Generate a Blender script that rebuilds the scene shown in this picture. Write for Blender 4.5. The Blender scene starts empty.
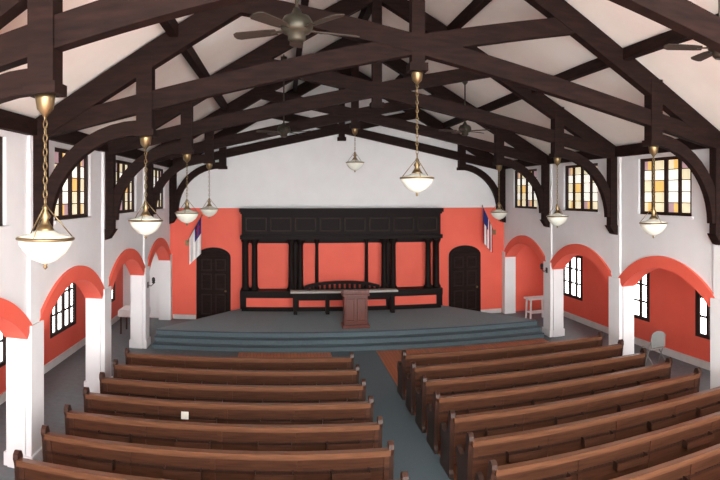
import bpy, bmesh, math, random
from mathutils import Vector, Matrix
random.seed(3)
S=bpy.context.scene

# ---------------------------------------------------------------- materials
def mat(name,col,rough=0.6,col2=None,scale=4.0,stretch=None,bump=0.0,metal=0.0,emit=0.0,ecol=None,spec=0.5,detail=4):
    m=bpy.data.materials.new(name); m.use_nodes=True
    nt=m.node_tree; b=nt.nodes['Principled BSDF']
    b.inputs['Base Color'].default_value=(*col,1); b.inputs['Roughness'].default_value=rough
    b.inputs['Metallic'].default_value=metal; b.inputs['Specular IOR Level'].default_value=spec
    tc=nt.nodes.new('ShaderNodeTexCoord'); mp=nt.nodes.new('ShaderNodeMapping')
    nt.links.new(tc.outputs['Object'],mp.inputs['Vector'])
    if stretch: mp.inputs['Scale'].default_value=stretch
    n=nt.nodes.new('ShaderNodeTexNoise'); n.inputs['Scale'].default_value=scale; n.inputs['Detail'].default_value=detail
    nt.links.new(mp.outputs['Vector'],n.inputs['Vector'])
    if col2 is None: col2=tuple(c*0.88 for c in col)
    r=nt.nodes.new('ShaderNodeValToRGB')
    r.color_ramp.elements[0].position=0.3; r.color_ramp.elements[1].position=0.7
    r.color_ramp.elements[0].color=(*col2,1); r.color_ramp.elements[1].color=(*col,1)
    nt.links.new(n.outputs['Fac'],r.inputs['Fac']); nt.links.new(r.outputs['Color'],b.inputs['Base Color'])
    if bump:
        bp=nt.nodes.new('ShaderNodeBump'); bp.inputs['Strength'].default_value=bump; bp.inputs['Distance'].default_value=0.01
        nt.links.new(n.outputs['Fac'],bp.inputs['Height']); nt.links.new(bp.outputs['Normal'],b.inputs['Normal'])
    if emit:
        b.inputs['Emission Color'].default_value=(*(ecol or col),1); b.inputs['Emission Strength'].default_value=emit
    return m
M={}
M['white']=mat('plaster_white',(0.82,0.83,0.85),0.8,(0.78,0.79,0.81),2.0,bump=0.1)
M['ceil']=mat('ceiling_cream',(0.93,0.90,0.85),0.85,(0.88,0.85,0.80),1.5)
M['red']=mat('coral_paint',(0.88,0.14,0.09),0.65,(0.84,0.125,0.08),1.5)
M['beam']=mat('dark_beam_wood',(0.022,0.010,0.008),0.7,(0.009,0.0045,0.004),3,(1,1,6),0.2,spec=0.12)
M['darkwood']=mat('ebony_wood',(0.011,0.005,0.0045),0.6,(0.005,0.003,0.003),6,(6,6,1),spec=0.15)
M['panel']=mat('ebony_moulding',(0.024,0.010,0.008),0.55,(0.014,0.006,0.005),6,(6,6,1),spec=0.2)
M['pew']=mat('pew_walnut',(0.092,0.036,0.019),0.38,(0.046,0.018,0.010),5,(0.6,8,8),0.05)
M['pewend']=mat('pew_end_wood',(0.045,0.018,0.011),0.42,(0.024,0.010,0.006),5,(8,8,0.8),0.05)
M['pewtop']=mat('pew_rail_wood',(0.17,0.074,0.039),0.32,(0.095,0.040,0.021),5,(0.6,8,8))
M['pulpit']=mat('mahogany',(0.14,0.027,0.015),0.35,(0.08,0.016,0.01),5,(6,6,1))
M['carpet']=mat('slate_carpet',(0.115,0.16,0.185),0.95,(0.09,0.128,0.148),60,bump=0.3)
M['stage']=mat('stage_carpet_lit',(0.25,0.33,0.36),0.9,(0.21,0.28,0.31),25,bump=0.2)  # stage top: carpet colour lightened to make up for grazing light
M['riser']=mat('stage_carpet_shaded',(0.125,0.18,0.205),0.9,(0.10,0.145,0.17),25,bump=0.2)  # same carpet painted darker, shade of the steps put into the colour
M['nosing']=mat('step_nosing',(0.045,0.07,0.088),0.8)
M['brass']=mat('aged_brass',(0.26,0.19,0.10),0.38,metal=0.9)
M['bronze']=mat('fan_bronze',(0.06,0.055,0.04),0.45,metal=0.6)
M['blade']=mat('fan_blade_wood',(0.05,0.038,0.03),0.5,(0.03,0.024,0.02),5,(1,8,1),spec=0.2)
M['bowl']=mat('opal_glass',(0.74,0.76,0.68),0.25,(0.64,0.67,0.60),8,emit=0.08,ecol=(1,0.97,0.85))
M['gw']=mat('glass_daylight',(0.9,0.95,0.95),0.3,emit=4.5,ecol=(0.96,1.0,0.98))
M['gcream']=mat('glass_cream',(0.8,0.78,0.7),0.3,emit=0.85,ecol=(1.0,0.97,0.86))
M['gpale']=mat('glass_pale',(0.8,0.75,0.55),0.3,emit=0.65,ecol=(1.0,0.86,0.55))
M['gamber']=mat('glass_amber',(0.8,0.5,0.15),0.3,emit=0.65,ecol=(1.0,0.60,0.18))
M['gpurple']=mat('glass_violet',(0.6,0.40,0.45),0.3,emit=0.3,ecol=(0.75,0.5,0.55))
M['frame']=mat('window_frame_wood',(0.030,0.013,0.010),0.6,spec=0.2)
M['trimw']=mat('white_trim',(0.75,0.75,0.74),0.5)
M['plasticw']=mat('white_paint_gloss',(0.8,0.8,0.8),0.35)
M['grey']=mat('grey_metal',(0.30,0.33,0.32),0.45)
M['paper']=mat('paper',(0.8,0.78,0.7),0.8)
M['cloth']=mat('white_cloth',(0.8,0.8,0.8),0.9)
M['linen']=mat('grey_linen',(0.48,0.47,0.45),0.9)
M['fblue']=mat('flag_blue',(0.015,0.025,0.18),0.8)
M['fred']=mat('flag_red',(0.42,0.008,0.02),0.8)
M['black']=mat('black_iron',(0.01,0.01,0.01),0.5)
def floor_mat():
    m=bpy.data.materials.new('plank_floor'); m.use_nodes=True; nt=m.node_tree; b=nt.nodes['Principled BSDF']
    tc=nt.nodes.new('ShaderNodeTexCoord'); mp=nt.nodes.new('ShaderNodeMapping'); mp.inputs['Rotation'].default_value=(0,0,math.pi/2)
    br=nt.nodes.new('ShaderNodeTexBrick'); br.inputs['Scale'].default_value=1.0
    br.inputs['Brick Width'].default_value=2.0; br.inputs['Row Height'].default_value=0.09; br.inputs['Mortar Size'].default_value=0.004
    br.inputs['Color1'].default_value=(0.54,0.18,0.075,1); br.inputs['Color2'].default_value=(0.43,0.135,0.055,1); br.inputs['Mortar'].default_value=(0.12,0.04,0.02,1)
    nt.links.new(tc.outputs['Object'],mp.inputs['Vector']); nt.links.new(mp.outputs['Vector'],br.inputs['Vector'])
    nt.links.new(br.outputs['Color'],b.inputs['Base Color']); b.inputs['Roughness'].default_value=0.35
    return m
M['floor']=floor_mat()
M['sidefloor']=mat('side_aisle_floor',(0.12,0.155,0.175),0.5,(0.09,0.12,0.135),8)

# ---------------------------------------------------------------- builder
class B:
    def __init__(s): s.bm=bmesh.new(); s.mats=[]
    def mi(s,k):
        if k not in s.mats: s.mats.append(k)
        return s.mats.index(k)
    def box(s,x0,x1,y0,y1,z0,z1,k):
        P=[(x0,y0,z0),(x1,y0,z0),(x1,y1,z0),(x0,y1,z0),(x0,y0,z1),(x1,y0,z1),(x1,y1,z1),(x0,y1,z1)]
        v=[s.bm.verts.new(p) for p in P]; i=s.mi(k)
        for q in ((0,3,2,1),(4,5,6,7),(0,1,5,4),(1,2,6,5),(2,3,7,6),(3,0,4,7)):
            f=s.bm.faces.new([v[a] for a in q]); f.material_index=i
    def prism(s,pts,ax,a0,a1,k,smooth=False,kcap=None):
        def P(p,a):
            return {'x':(a,p[0],p[1]),'y':(p[0],a,p[1]),'z':(p[0],p[1],a)}[ax]
        i=s.mi(k); ic=s.mi(kcap) if kcap else i
        A=[s.bm.verts.new(P(p,a0)) for p in pts]; C=[s.bm.verts.new(P(p,a1)) for p in pts]
        n=len(pts)
        s.bm.faces.new(A).material_index=i; s.bm.faces.new(C[::-1]).material_index=ic
        for j in range(n):
            f=s.bm.faces.new([A[j],C[j],C[(j+1)%n],A[(j+1)%n]]); f.material_index=i; f.smooth=smooth
    def beam(s,p1,p2,w,h,k,up=(0,0,1)):
        p1=Vector(p1);p2=Vector(p2); d=(p2-p1).normalized(); u=Vector(up)
        if abs(d.dot(u))>0.99: u=Vector((0,1,0))
        r=d.cross(u).normalized(); u=r.cross(d).normalized(); i=s.mi(k)
        v=[]
        for p in (p1,p2):
            for a,b in ((-1,-1),(1,-1),(1,1),(-1,1)):
                v.append(s.bm.verts.new(p+r*(a*w/2)+u*(b*h/2)))
        for q in ((0,3,2,1),(4,5,6,7),(0,1,5,4),(1,2,6,5),(2,3,7,6),(3,0,4,7)):
            s.bm.faces.new([v[a] for a in q]).material_index=i
    def lathe(s,prof,c,k,n=24,cap=True):
        i=s.mi(k); rings=[]
        for r,z in prof:
            rings.append([s.bm.verts.new((c[0]+r*math.cos(2*math.pi*j/n),c[1]+r*math.sin(2*math.pi*j/n),c[2]+z)) for j in range(n)])
        for a,b in zip(rings,rings[1:]):
            for j in range(n):
                f=s.bm.faces.new([a[j],a[(j+1)%n],b[(j+1)%n],b[j]]); f.material_index=i; f.smooth=True
        if cap:
            s.bm.faces.new(rings[0][::-1]).material_index=i; s.bm.faces.new(rings[-1]).material_index=i
    def tube(s,path,r,k,n=8,closed=False):
        i=s.mi(k); P=[Vector(p) for p in path]; rings=[]; m=len(P)
        for t in range(m):
            if closed: d=P[(t+1)%m]-P[t-1]
            else: d=P[min(t+1,m-1)]-P[max(t-1,0)]
            d.normalize(); u=Vector((0,0,1)) if abs(d.z)<0.9 else Vector((1,0,0))
            a=d.cross(u).normalized(); b=a.cross(d)
            rings.append([s.bm.verts.new(P[t]+a*r*math.cos(2*math.pi*j/n)+b*r*math.sin(2*math.pi*j/n)) for j in range(n)])
        rr=list(zip(rings,rings[1:]))
        if closed: rr.append((rings[-1],rings[0]))
        for a,b in rr:
            for j in range(n):
                f=s.bm.faces.new([a[j],a[(j+1)%n],b[(j+1)%n],b[j]]); f.material_index=i; f.smooth=True
        if not closed:
            s.bm.faces.new(rings[0]).material_index=i; s.bm.faces.new(rings[-1][::-1]).material_index=i
    def mesh(s,name):
        bmesh.ops.recalc_face_normals(s.bm,faces=s.bm.faces[:])
        me=bpy.data.meshes.new(name); s.bm.to_mesh(me); s.bm.free()
        for k in s.mats: me.materials.append(M[k])
        return me
    def obj(s,name,loc=(0,0,0),bevel=0):
        o=bpy.data.objects.new(name,s.mesh(name)); S.collection.objects.link(o); o.location=loc
        if bevel:
            md=o.modifiers.new('bevel','BEVEL'); md.width=bevel; md.segments=2; md.limit_method='ANGLE'
        return o
def inst(me,name,loc,rot=(0,0,0)):
    o=bpy.data.objects.new(name,me); S.collection.objects.link(o); o.location=loc; o.rotation_euler=rot
    return o

HW=5.9; WT=0.30; OX=7.6; YB=20.5; Y0=-2.9; PL=5.5; SL=0.577
COLS=[-2.9,1.0,4.9,8.8,12.7,16.6,20.5]
def roofz(x): return PL+(HW-abs(x))*SL

# ---------------------------------------------------------------- floor
b=B(); b.box(-OX-0.2,OX+0.2,Y0,YB+0.2,-0.2,0,'floor'); b.obj('floor')
b=B(); b.box(-0.7,0.55,Y0,16.35,0.0,0.012,'carpet'); b.obj('aisle_carpet_runner')
b=B(); b.box(-OX,-5.55,Y0,YB,0.0,0.01,'sidefloor'); b.box(5.55,OX,Y0,YB,0.0,0.01,'sidefloor')
b.box(-5.55,5.55,16.35,YB,0,0.01,'sidefloor'); b.box(-5.55,-3.2,14.1,16.35,0,0.01,'sidefloor')
b.obj('floor_carpet_border')

# ---------------------------------------------------------------- arcade walls
def arc_pts(yc,zc,R,phi,n=20,rev=False):
    L=[(yc+R*math.sin(-phi+2*phi*t/n),zc+R*math.cos(-phi+2*phi*t/n)) for t in range(n+1)]
    return L[::-1] if rev else L
A_=1.64; SP=2.08; RI=0.62; RR=(A_*A_+RI*RI)/(2*RI); PHI=math.asin(A_/RR); ZC=SP+RI-RR
WIN=(1.0,3.85,5.15)
def arcade(side,name):
    sg=-1 if side=='left' else 1
    x0,x1=sorted((sg*HW,sg*(HW+WT)))
    b=B()
    for y0,y1 in zip(COLS,COLS[1:]):
        yc=(y0+y1)/2
        pts=[(y0,0),(yc-A_,0)]+arc_pts(yc,ZC,RR,PHI)+[(yc+A_,0),(y1,0),(y1,3.4),(y0,3.4)]
        b.prism(pts,'x',x0,x1,'white')
        b.box(x0,x1,y0,y1,3.4,WIN[1],'white'); b.box(x0,x1,y0,y1,WIN[2],PL+0.1,'white')
        b.box(x0,x1,y0,yc-WIN[0],WIN[1],WIN[2],'white'); b.box(x0,x1,yc+WIN[0],y1,WIN[1],WIN[2],'white')
        e0,e1=sorted((sg*(HW-0.06),sg*(HW+WT+0.04)))
        ring=arc_pts(yc,ZC,RR-0.03,PHI)+arc_pts(yc,ZC,RR+0.24,PHI,rev=True)
        b.prism(ring,'x',e0,e1,'red')
        s0,s1=sorted((sg*(HW-0.05),sg*(HW+0.1)))
        b.box(s0,s1,yc-1.06,yc+1.06,WIN[1]-0.06,WIN[1],'white')
    for yc in COLS[:-1]:
        p0,p1=sorted((sg*(HW-0.09),sg*(HW+WT+0.05)))
        b.box(p0,p1,yc-0.25,yc+0.25,0,2.25,'white')
        b.box(p0-0.03,p1+0.03,yc-0.28,yc+0.28,0,0.22,'white')
        q0,q1=sorted((sg*(HW-0.05),sg*(HW)))
        b.box(q0,q1,yc-0.2,yc+0.2,2.25,PL,'white')
    b.box(*sorted((sg*(HW-0.07),sg*(HW+WT+0.05))),YB-0.3,YB,0,2.25,'white')
    b.obj(name)
arcade('left','wall_arcade_left'); arcade('right','wall_arcade_right')

OW=(0.95,0.75,2.25)
def outer(side,name):
    sg=-1 if side=='left' else 1
    x0,x1=sorted((sg*OX,sg*(OX+0.2))); b=B()
    for y0,y1 in zip(COLS,COLS[1:]):
        yc=(y0+y1)/2
        b.box(x0,x1,y0,y1,0,OW[1],'red'); b.box(x0,x1,y0,y1,OW[2],3.3,'red')
        b.box(x0,x1,y0,yc-OW[0],OW[1],OW[2],'red'); b.box(x0,x1,yc+OW[0],y1,OW[1],OW[2],'red')
    b.obj(name)
    b=B(); b.box(*sorted((sg*(OX-0.03),sg*OX)),Y0,YB,0.0,0.2,'trimw'); b.obj('baseboard_'+side)
    b=B(); b.box(*sorted((sg*(HW+WT),sg*(OX+0.2))),Y0,YB,3.1,3.3,'white'); b.obj('ceiling_aisle_'+side)
outer('left','wall_left'); outer('right','wall_right')

# ---------------------------------------------------------------- windows
def cler_mesh():
    b=B(); w=2.0; h=1.3; d=0.06
    b.box(-d,d,-w/2,w/2,0,0.07,'frame'); b.box(-d,d,-w/2,w/2,h-0.07,h,'frame')
    for i in range(5):
        y=-w/2+w*i/4; t=0.06 if i in(0,4) else (0.055 if i==2 else 0.04)
        y=max(-w/2+t,min(w/2-t,y)); b.box(-d,d,y-t,y+t,0.07,h-0.07,'frame')
    zs=[0.06,0.28,0.52,0.78,1.02,1.24]
    for i in range(4):
        ya=-w/2+w*i/4; yb=ya+w/4
        for j in range(5):
            z0,z1=zs[j],zs[j+1]
            if j in(0,4):
                m=(ya+yb)/2
                b.box(-0.01,0.01,ya,m,z0,z1,'gamber' if (i+j)%2 else 'gpale'); b.box(-0.01,0.01,m,yb,z0,z1,'gpurple' if (i+j//4)%3==1 else 'gpale')
            else:
                k='gamber' if (i*2+j)%6==0 else ('gpale' if (i+j*3)%4==1 else 'gcream')
                b.box(-0.01,0.01,ya,yb,z0,z1,k)
            if j: b.box(-0.018,0.018,ya,yb,z0-0.009,z0+0.009,'frame')
    return b.mesh('clerestory_window')
def aisle_mesh():
    b=B(); w=1.9; h=1.5; d=0.06
    b.box(-d,d,-w/2,w/2,0,0.09,'frame'); b.box(-d,d,-w/2,w/2,h-0.09,h,'frame')
    for i in range(5):
        y=-w/2+w*i/4; t=0.08 if i in(0,2,4) else 0.05
        y=max(-w/2+t,min(w/2-t,y)); b.box(-d,d,y-t,y+t,0.09,h-0.09,'frame')
    for z in (0.52,1.0): b.box(-0.03,0.03,-w/2,w/2,z-0.025,z+0.025,'frame')
    b.box(-0.01,0.01,-w/2+.05,w/2-.05,0.07,h-0.07,'gw')
    return b.mesh('aisle_window')
cm=cler_mesh(); am=aisle_mesh(); wn=1
for sg in(-1,1):
    for y0,y1 in zip(COLS,COLS[1:]):
        yc=(y0+y1)/2
        inst(cm,'window_%d'%wn,(sg*(HW+0.12),yc,WIN[1])); wn+=1
        inst(am,'window_%d'%wn,(sg*(OX+0.06),yc,OW[1])); wn+=1

# ---------------------------------------------------------------- back wall
b=B()
b.box(-HW,HW,YB,YB+0.2,0,3.85,'red')
b.prism([(-HW,3.85),(HW,3.85),(HW,PL),(0,roofz(0)),(-HW,PL)],'y',YB,YB+0.2,'white')
b.box(-OX-0.2,-HW,YB,YB+0.2,0,3.3,'white'); b.box(HW,OX+0.2,YB,YB+0.2,0,3.3,'red')
b.box(-HW-WT,-HW,YB,YB+0.2,3.3,PL,'white'); b.box(HW,HW+WT,YB,YB+0.2,3.3,PL,'white')
b.obj('wall_back')
b=B(); b.box(-5.8,-5.0,YB-0.03,YB,0,0.16,'trimw'); b.box(5.0,5.8,YB-0.03,YB,0,0.16,'trimw'); b.obj('baseboard_back')

# ---------------------------------------------------------------- ceiling
b=B()
for sg in(-1,1):
    b.prism([(sg*(HW+WT),roofz(HW+WT)),(0,roofz(0)),(0,roofz(0)+0.15),(sg*(HW+WT),roofz(HW+WT)+0.15)],'y',Y0,YB+0.2,'ceil')
b.obj('ceiling')
b=B()
for sg in(-1,1): b.box(*sorted((sg*(HW-0.12),sg*HW)),Y0,YB-0.01,5.24,5.5,'beam')
b.obj('trim_1')
b=B()
for sg in(-1,1):
    for X in(3.6,1.6):
        z=roofz(X)-0.10; b.beam((sg*X,Y0,z),(sg*X,YB,z),0.13,0.2,'beam')
b.beam((0,Y0,roofz(0)-0.18),(0,YB,roofz(0)-0.18),0.16,0.3,'beam')
b.obj('roof_purlins')

# ---------------------------------------------------------------- trusses
DR={-1:4.05,1:4.25}
def truss_mesh():
    b=B(); w=0.2
    zc=6.55; ze=5.3; sl=(zc-ze)/HW
    for sg in(-1,1):
        b.beam((sg*HW,0,PL-0.24),(0,0,roofz(0)-0.24),w,0.34,'beam')
        xt=2.75
        b.beam((sg*(HW-0.02),sg*0.0,ze),(-sg*xt,0,zc+sl*xt),w*0.9+0.01*sg,0.28,'beam')
        D=sg*DR[sg]
        b.beam((D,0,5.25),(D,0,roofz(4.05)-0.2),0.24,0.24,'beam')
        b.box(D-0.15,D+0.15,-0.15,0.15,5.18,5.28,'beam')
        x0,x1=sorted((sg*(HW-0.24),sg*(HW-0.02))); b.box(x0,x1,-w/2,w/2,3.55,PL,'beam')
        b.prism([(sg*(HW-0.28),3.55),(sg*(HW-0.02),3.55),(sg*(HW-0.02),3.3),(sg*(HW-0.14),3.34)],'y',-w/2-0.03,w/2+0.03,'beam')
        n=12; o=[];i_=[]
        cx=HW-1.75; cz=3.75; rx=1.6; rz=1.62
        for t in range(n+1):
            a=math.pi/2*t/n
            o.append((sg*(cx+(rx+0.05)*math.cos(a)),cz+(rz+0.05)*math.sin(a)))
            i_.append((sg*(cx+(rx-0.17)*math.cos(a)),cz+(rz-0.17)*math.sin(a)))
        b.prism(o+i_[::-1],'y',-0.08,0.08,'beam')
    b.beam((0,0,6.2),(0,0,roofz(0)-0.2),0.2,0.2,'beam')
    b.box(-0.14,0.14,-0.14,0.14,6.15,6.27,'beam')
    return b.mesh('truss')
tm=truss_mesh()
for y in(1.0,4.9,8.8,12.7,16.6,20.36): inst(tm,'roof_truss',(0,y,0))

# ---------------------------------------------------------------- stage
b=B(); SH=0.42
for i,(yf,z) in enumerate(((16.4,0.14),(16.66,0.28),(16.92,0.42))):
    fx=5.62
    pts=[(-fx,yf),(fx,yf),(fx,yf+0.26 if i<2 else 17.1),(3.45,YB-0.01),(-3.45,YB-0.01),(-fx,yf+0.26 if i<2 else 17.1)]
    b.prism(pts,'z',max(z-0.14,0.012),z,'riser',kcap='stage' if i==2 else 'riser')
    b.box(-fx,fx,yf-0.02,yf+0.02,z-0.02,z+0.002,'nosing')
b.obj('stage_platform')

# ---------------------------------------------------------------- altar screen
b=B(); yf=YB-0.55; k='darkwood'; YE=YB-0.01; G=SH+0.003
W=3.38
b.box(-W,W,yf+0.05,YE,2.95,3.68,k)
b.box(-W-0.08,W+0.08,yf-0.06,YE,3.72,3.85,k); b.box(-W-0.04,W+0.04,yf,YE,3.66,3.72,k)
b.box(-W-0.05,W+0.05,yf-0.05,YE,2.82,2.95,k)
n=8
for i in range(n):
    x0=-W+0.12+i*(2*W-0.12)/n; x1=x0+(2*W-0.12)/n-0.12
    for a,c,d,e in((x0,x1,3.08,3.12),(x0,x1,3.50,3.54),(x0,x0+0.04,3.08,3.54),(x1-0.04,x1,3.08,3.54)):
        b.box(a,c,yf+0.01,yf+0.06,d,e,'panel')
def col(x,y,r=0.085,z0=1.1,z1=2.82):
    b.lathe([(r*1.5,0),(r*1.5,0.08),(r*1.1,0.12),(r,0.2),(r*0.88,z1-z0-0.2),(r*1.1,z1-z0-0.14),(r*1.5,z1-z0-0.06),(r*1.5,z1-z0)],(x,y,z0),k,16)
for x in(-3.25,-2.95,-1.72,-1.42,1.42,1.72,2.95,3.25): col(x,yf+0.12,0.1)
for x in(-0.85,0.85): col(x,yf+0.4,0.06)
for x in(-3.3,-1.57,1.57,3.3): b.box(x-0.08,x+0.08,yf+0.3,YE,0.9,2.85,k)
b.box(-W,W,yf,YE,G,0.56,k); b.box(-W,W,yf+0.06,YE,0.56,0.9,'red'); b.box(-W-0.05,W+0.05,yf-0.05,YE,0.88,1.1,k)
for x in(-W+0.05,-1.57,1.57,W-0.05): b.box(x-0.1,x+0.1,yf,YE,0.5,1.0,k)
o=[];i_=[]
for t in range(21):
    a=-1+2*t/20; z=1.1+0.30*math.sqrt(max(0,1-a*a*0.8)); o.append((a*1.28,z)); i_.append((a*1.28,z-0.1))
b.prism(o+i_[::-1],'y',yf+0.2,yf+0.27,k)
for t in range(15):
    a=-0.93+1.86*t/14; z=1.1+0.30*math.sqrt(1-a*a*0.8)-0.08; b.box(a*1.28-0.05,a*1.28+0.05,yf+0.21,yf+0.26,1.08,z,k)
for x0,x1 in((-3.2,-1.65),(-1.5,1.5),(1.65,3.2)):
    b.box(x0,x1,YE-0.06,YE,2.66,2.84,k)
b.obj('altar_screen')
b=B()
b.box(-1.75,1.75,yf-0.56,yf-0.24,1.15,1.18,'linen')
b.box(-1.75,1.75,yf-0.58,yf-0.22,1.04,1.15,'darkwood')
b.box(-1.76,1.76,yf-0.59,yf-0.575,1.12,1.18,'linen')
for x in(-1.6,-0.55,0.55,1.6):
    b.box(x-0.06,x+0.06,yf-0.55,yf-0.25,G,1.04,'darkwood')
b.box(-1.6,1.6,yf-0.42,yf-0.38,0.86,1.04,'darkwood')
b.obj('communion_table')

# ---------------------------------------------------------------- pulpit
b=B(); px,py=0.12,17.55
b.box(px-0.40,px+0.40,py-0.26,py+0.26,G,SH+0.1,'pulpit')
b.box(px-0.34,px+0.34,py-0.22,py+0.22,SH+0.1,1.36,'pulpit')
for x0,x1 in((px-0.3,px-0.03),(px+0.03,px+0.3)):
    for a,c,d,e in((x0,x1,0.62,0.66),(x0,x1,1.24,1.28),(x0,x0+0.035,0.62,1.28),(x1-0.035,x1,0.62,1.28)):
        b.box(a,c,py-0.24,py-0.21,d,e,'pulpit')
b.box(px-0.40,px+0.40,py-0.28,py+0.28,1.36,1.42,'pulpit')
b.prism([(py-0.26,1.42),(py+0.26,1.42),(py+0.26,1.44),(py-0.26,1.54)],'x',px-0.38,px+0.38,'pulpit')
b.obj('pulpit',bevel=0.008)

# ---------------------------------------------------------------- doors
def door(name,xc):
    b=B(); w=0.5; h=2.15; n=14
    def arch(w,h,r): return [(-w,0)]+[(w*math.sin(-math.pi/2+math.pi*t/n),h+r*math.cos(-math.pi/2+math.pi*t/n)) for t in range(n+1)]+[(w,0)]
    P=lambda L:[(xc+p[0],p[1]+0.012) for p in L]
    b.prism(P(arch(w+0.09,h,0.34)),'y',YB-0.06,YB-0.005,'darkwood')
    b.prism(P(arch(w,h,0.26)),'y',YB-0.09,YB-0.05,'beam')
    for sx in(-1,1):
        for z0,z1 in((0.2,0.9),(1.05,1.6),(1.7,2.1)):
            a,c=sorted((xc+sx*0.06,xc+sx*0.42))
            for q in((a,c,z0,z0+0.04),(a,c,z1-0.04,z1),(a,a+0.04,z0,z1),(c-0.04,c,z0,z1)): b.box(q[0],q[1],YB-0.115,YB-0.08,q[2],q[3],'panel')
    b.lathe([(0.01,0),(0.035,0.02),(0.035,0.05),(0.01,0.07)],(xc+0.42,YB-0.14,0.98),'brass',12)
    b.obj(name)
door('door_1',-4.38); door('door_2',4.40)

# ---------------------------------------------------------------- pews
def pew_mesh(L):
    b=B()
    prof=[(-0.04,0),(0.52,0),(0.52,0.07),(0.47,0.12),(0.46,0.40),(0.52,0.50),(0.53,0.60),(0.48,0.67),(0.41,0.66),(0.34,0.60),(0.20,0.62),(0.10,0.70),(0.05,0.82),(0.03,0.96),(-0.01,1.03),(-0.07,1.05),(-0.12,1.01),(-0.125,0.95),(-0.09,0.88),(-0.04,0.5),(-0.01,0.12),(-0.04,0.07)]
    for x in(0,L-0.07): b.prism(prof,'x',x,x+0.07,'pewend')
    b.prism([(0.0,0),(0.40,0),(0.40,0.42),(0.0,0.42)],'x',L/2-0.03,L/2+0.03,'pewend')
    def yb(z): return 0.0-0.085*(z-0.3)/0.6
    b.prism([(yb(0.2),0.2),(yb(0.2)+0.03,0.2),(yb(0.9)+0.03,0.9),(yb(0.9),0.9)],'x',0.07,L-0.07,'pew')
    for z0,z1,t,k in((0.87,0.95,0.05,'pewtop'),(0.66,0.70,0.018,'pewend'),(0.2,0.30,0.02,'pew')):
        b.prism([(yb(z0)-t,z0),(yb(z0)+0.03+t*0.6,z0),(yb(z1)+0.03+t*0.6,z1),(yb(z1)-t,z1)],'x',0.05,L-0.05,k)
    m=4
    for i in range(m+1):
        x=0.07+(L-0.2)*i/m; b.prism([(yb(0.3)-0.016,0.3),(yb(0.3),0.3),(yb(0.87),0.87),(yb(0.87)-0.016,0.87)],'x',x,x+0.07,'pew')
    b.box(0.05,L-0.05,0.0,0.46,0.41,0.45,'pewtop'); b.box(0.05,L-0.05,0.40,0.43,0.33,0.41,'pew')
    for f in(0.17,0.42,0.67,0.88):
        x=L*f-0.25; y=yb(0.62)-0.03
        b.box(x,x+0.5,y-0.09,y+0.02,0.60,0.615,'pew'); b.box(x,x+0.5,y-0.10,y-0.085,0.60,0.70,'pew')
        b.box(x,x+0.012,y-0.09,y+0.02,0.60,0.72,'pewend'); b.box(x+0.488,x+0.5,y-0.09,y+0.02,0.60,0.72,'pewend')
    return b.mesh('pew')
pm=pew_mesh(4.75)
for i in range(9):
    y=12.35-0.9*i
    inst(pm,'pew',(-5.3,y,0.012)); inst(pm,'pew',(0.48,y,0.012))
b=B(); b.box(-3.62,-3.50,9.45,9.455,0.72,0.84,'paper'); b.obj('offering_card')

# ---------------------------------------------------------------- pendant lamps
def pendant(x,y,z,ztop):
    b=B()
    b.lathe([(0.02,-0.17),(0.05,-0.16),(0.12,-0.13),(0.19,-0.07),(0.235,0.0),(0.245,0.05)],(0,0,0),'bowl',28)
    b.lathe([(0.245,0.04),(0.262,0.045),(0.264,0.06),(0.25,0.07)],(0,0,0),'brass',28)
    b.lathe([(0.25,0.068),(0.2,0.085),(0.13,0.10),(0.08,0.13)],(0,0,0),'bowl',28)
    b.lathe([(0.09,0.12),(0.07,0.15),(0.05,0.18)],(0,0,0),'brass',20)
    b.lathe([(0.004,-0.22),(0.022,-0.20),(0.014,-0.18),(0.03,-0.165)],(0,0,0),'brass',12)
    b.lathe([(0.05,0.18),(0.03,0.22),(0.055,0.25),(0.02,0.30),(0.03,0.33),(0.008,0.36)],(0,0,0),'brass',14)
    for j in range(3):
        a=2*math.pi*j/3+0.5; b.tube([(0.25*math.cos(a),0.25*math.sin(a),0.06),(0.15*math.cos(a),0.15*math.sin(a),0.18),(0.02*math.cos(a),0.02*math.sin(a),0.33)],0.006,'brass',6)
    zt=ztop-z; zz=0.35; i=0
    while zz<zt-0.16:
        L=[]
        for t in range(8):
            a=2*math.pi*t/8; r1,r2=0.018*math.cos(a),0.042*math.sin(a)
            L.append((r1,0,zz+0.035+r2) if i%2 else (0,r1,zz+0.035+r2))
        b.tube(L,0.0055,'brass',5,closed=True); zz+=0.062; i+=1
    b.lathe([(0.01,zt-0.2),(0.03,zt-0.17),(0.075,zt-0.12),(0.09,zt-0.03),(0.095,zt)],(0,0,0),'brass',20)
    b.obj('pendant_lamp',(x,y,z))
for y in(4.9,8.8,12.7,16.6): pendant(-DR[-1],y,3.86,5.18)
for y in(4.9,8.8,12.7,16.6): pendant(DR[1],y,3.74,5.18)
pendant(0,8.8,4.50,6.15); pendant(0,16.6,5.15,6.15)

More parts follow.
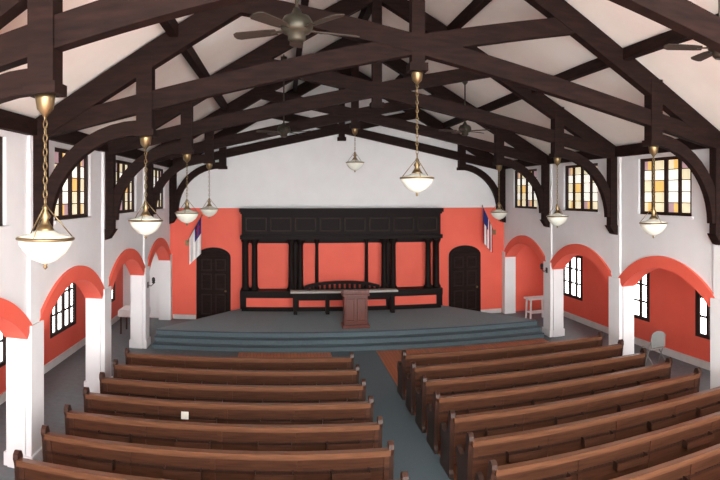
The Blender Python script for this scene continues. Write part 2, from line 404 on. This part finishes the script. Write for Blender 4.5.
# ---------------------------------------------------------------- ceiling fans
def fan(x,y,z,rot):
    b=B(); zt=roofz(x)-z
    b.tube([(0,0,0.1),(0,0,zt-0.02)],0.018,'bronze',10)
    b.lathe([(0.02,zt-0.28),(0.07,zt-0.22),(0.08,zt-0.08)],(0,0,0),'bronze',18)
    b.lathe([(0.03,0.22),(0.06,0.16),(0.13,0.13),(0.16,0.08),(0.165,0.02),(0.14,-0.03),(0.09,-0.05),(0.09,-0.10),(0.06,-0.13)][::-1],(0,0,0),'bronze',28)
    for j in range(5):
        a=2*math.pi*j/5+rot; c,s_=math.cos(a),math.sin(a)
        R=lambda u,v,w:(u*c-v*s_,u*s_+v*c,w)
        b.beam(R(0.12,0,0.0),R(0.28,0,-0.01),0.04,0.012,'bronze')
        P=[(0.22,-0.05),(0.32,-0.065),(0.64,-0.075),(0.68,-0.05),(0.69,0),(0.68,0.05),(0.64,0.075),(0.32,0.065),(0.22,0.05)]
        i=b.mi('blade'); t=[b.bm.verts.new(R(u,v,0.0+v*0.2)) for u,v in P]; d=[b.bm.verts.new(R(u,v,-0.012+v*0.2)) for u,v in P]
        b.bm.faces.new(t).material_index=i; b.bm.faces.new(d[::-1]).material_index=i
        for q in range(len(P)): b.bm.faces.new([t[q],d[q],d[(q+1)%len(P)],t[(q+1)%len(P)]]).material_index=i
    b.obj('ceiling_fan',(x,y,z))
fan(-1.86,6.1,5.98,0.3); fan(-1.98,14.7,5.85,0.9); fan(2.9,5.5,6.1,0.1); fan(2.6,14.7,5.95,0.5)

# ---------------------------------------------------------------- flags (on angled wall staffs)
def flag(name,x,y,zb,kind,sg):
    b=B()
    base=Vector((x,y-0.02,zb)); top=Vector((x+sg*0.55,y-0.30,zb+0.95))
    b.tube([base,top],0.016,'brass',8); b.lathe([(0.005,-0.03),(0.035,0),(0.005,0.06)],tuple(top),'brass',10)
    b.box(x-0.06,x+0.06,y-0.04,YB-0.001,zb-0.09,zb+0.09,'brass')
    d=(top-base); nu,nv=13,20; g=[]
    for i in range(nu+1):
        row=[]
        for j in range(nv+1):
            u=i/nu; v=j/nv
            p=base+d*(0.96-0.80*u)
            q=Vector((p.x,p.y-0.03+0.05*math.sin(u*16)*v,p.z-v*(1.25-0.35*u)))
            row.append(b.bm.verts.new(q))
        g.append(row)
    for i in range(nu):
        for j in range(nv):
            if kind=='us': k='fblue' if (i<7 and j<8) else ('fred' if (i//2)%2==0 else 'cloth')
            else:
                k='fblue' if (i<7 and j<9) else 'cloth'
                if (i==3 and 1<=j<=7) or (j==3 and 2<=i<=4): k='fred'
            f=b.bm.faces.new([g[i][j],g[i+1][j],g[i+1][j+1],g[i][j+1]]); f.material_index=b.mi(k); f.smooth=True
    b.obj(name)
flag('christian_flag',-5.30,YB,2.65,'c',1)
flag('american_flag',5.52,YB,2.95,'us',-1)

# ---------------------------------------------------------------- side furniture
b=B()
x,y=6.5,18.9
b.box(x-0.38,x+0.38,y-0.25,y+0.25,0.72,0.77,'plasticw')
for dx in(-0.32,0.32):
    for dy in(-0.2,0.2): b.beam((x+dx,y+dy,0.01),(x+dx*0.9,y+dy*0.9,0.73),0.05,0.05,'plasticw')
b.box(x-0.3,x+0.3,y-0.2,y+0.2,0.25,0.28,'plasticw')
b.obj('side_table')
b=B()
x,y=6.78,12.15
for dx in(-0.21,0.21):
    b.tube([(x+dx,y+0.30,0.02),(x+dx,y+0.1,0.45),(x+dx*0.95,y-0.02,0.80)],0.014,'grey'); b.tube([(x+dx,y-0.16,0.02),(x+dx,y+0.38,0.46)],0.014,'grey')
b.box(x-0.21,x+0.21,y+0.02,y+0.42,0.44,0.47,'grey')
pts=[(x-0.21,0.5)]+[(x+0.21*math.sin(-math.pi/2+math.pi*t/10),0.76+0.14*math.cos(-math.pi/2+math.pi*t/10)) for t in range(11)]+[(x+0.21,0.5)]
b.prism(pts,'y',y,y+0.03,'grey')
b.obj('folding_chair')
b=B()
x,y=-6.6,18.2
b.box(x-0.4,x+0.4,y-0.4,y+0.4,0.73,0.76,'trimw'); b.box(x-0.42,x+0.42,y-0.42,y+0.42,0.55,0.73,'cloth')
for dx in(-0.34,0.34):
    for dy in(-0.34,0.34): b.beam((x+dx,y+dy,0.01),(x+dx,y+dy,0.6),0.05,0.05,'pewend')
b.obj('covered_table')
def sconce(sg,y,z):
    b=B(); x=sg*(HW-0.09)
    b.box(*sorted((x,x-sg*0.02)),y-0.05,y+0.05,z-0.08,z+0.08,'black')
    b.tube([(x,y,z),(x-sg*0.1,y,z-0.03),(x-sg*0.17,y,z+0.04)],0.012,'black',8)
    b.lathe([(0.02,0),(0.045,0.02),(0.05,0.05)],(x-sg*0.17,y,z+0.04),'black',14)
    b.lathe([(0.03,0.05),(0.05,0.09),(0.045,0.15),(0.02,0.18)],(x-sg*0.17,y,z+0.04),'black',14)
    b.obj('wall_sconce')
sconce(-1,16.6,1.75); sconce(1,16.6,2.0)

# ---------------------------------------------------------------- light
w=bpy.data.worlds.new('World'); S.world=w; w.use_nodes=True
w.node_tree.nodes['Background'].inputs[0].default_value=(1.0,0.99,0.97,1); w.node_tree.nodes['Background'].inputs[1].default_value=11.5
l=bpy.data.lights.new('fill_sun','SUN'); l.energy=3.6; l.angle=math.radians(70); l.color=(1,0.97,0.92)  # added soft fill from behind the camera, through the unbuilt rear end
o=bpy.data.objects.new('fill_sun',l); S.collection.objects.link(o); o.rotation_euler=(math.radians(85),0,0)

# ---------------------------------------------------------------- camera
cd=bpy.data.cameras.new('Camera'); cam=bpy.data.objects.new('Camera',cd); S.collection.objects.link(cam); S.camera=cam
cam.location=(-2.0,0,4.3); cam.rotation_euler=(math.pi/2,0,-77/600)
cd.lens=29; cd.sensor_width=36
cd.type='PANO'
F=600.0
h=cd.cycles if hasattr(cd,'cycles') and hasattr(cd.cycles,'panorama_type') else cd
h.panorama_type='CENTRAL_CYLINDRICAL'
h.central_cylindrical_range_u_min=-360/F; h.central_cylindrical_range_u_max=360/F
h.central_cylindrical_range_v_min=-(480-195)/F; h.central_cylindrical_range_v_max=195/F
h.central_cylindrical_radius=1.0
S.view_settings.view_transform='Standard'
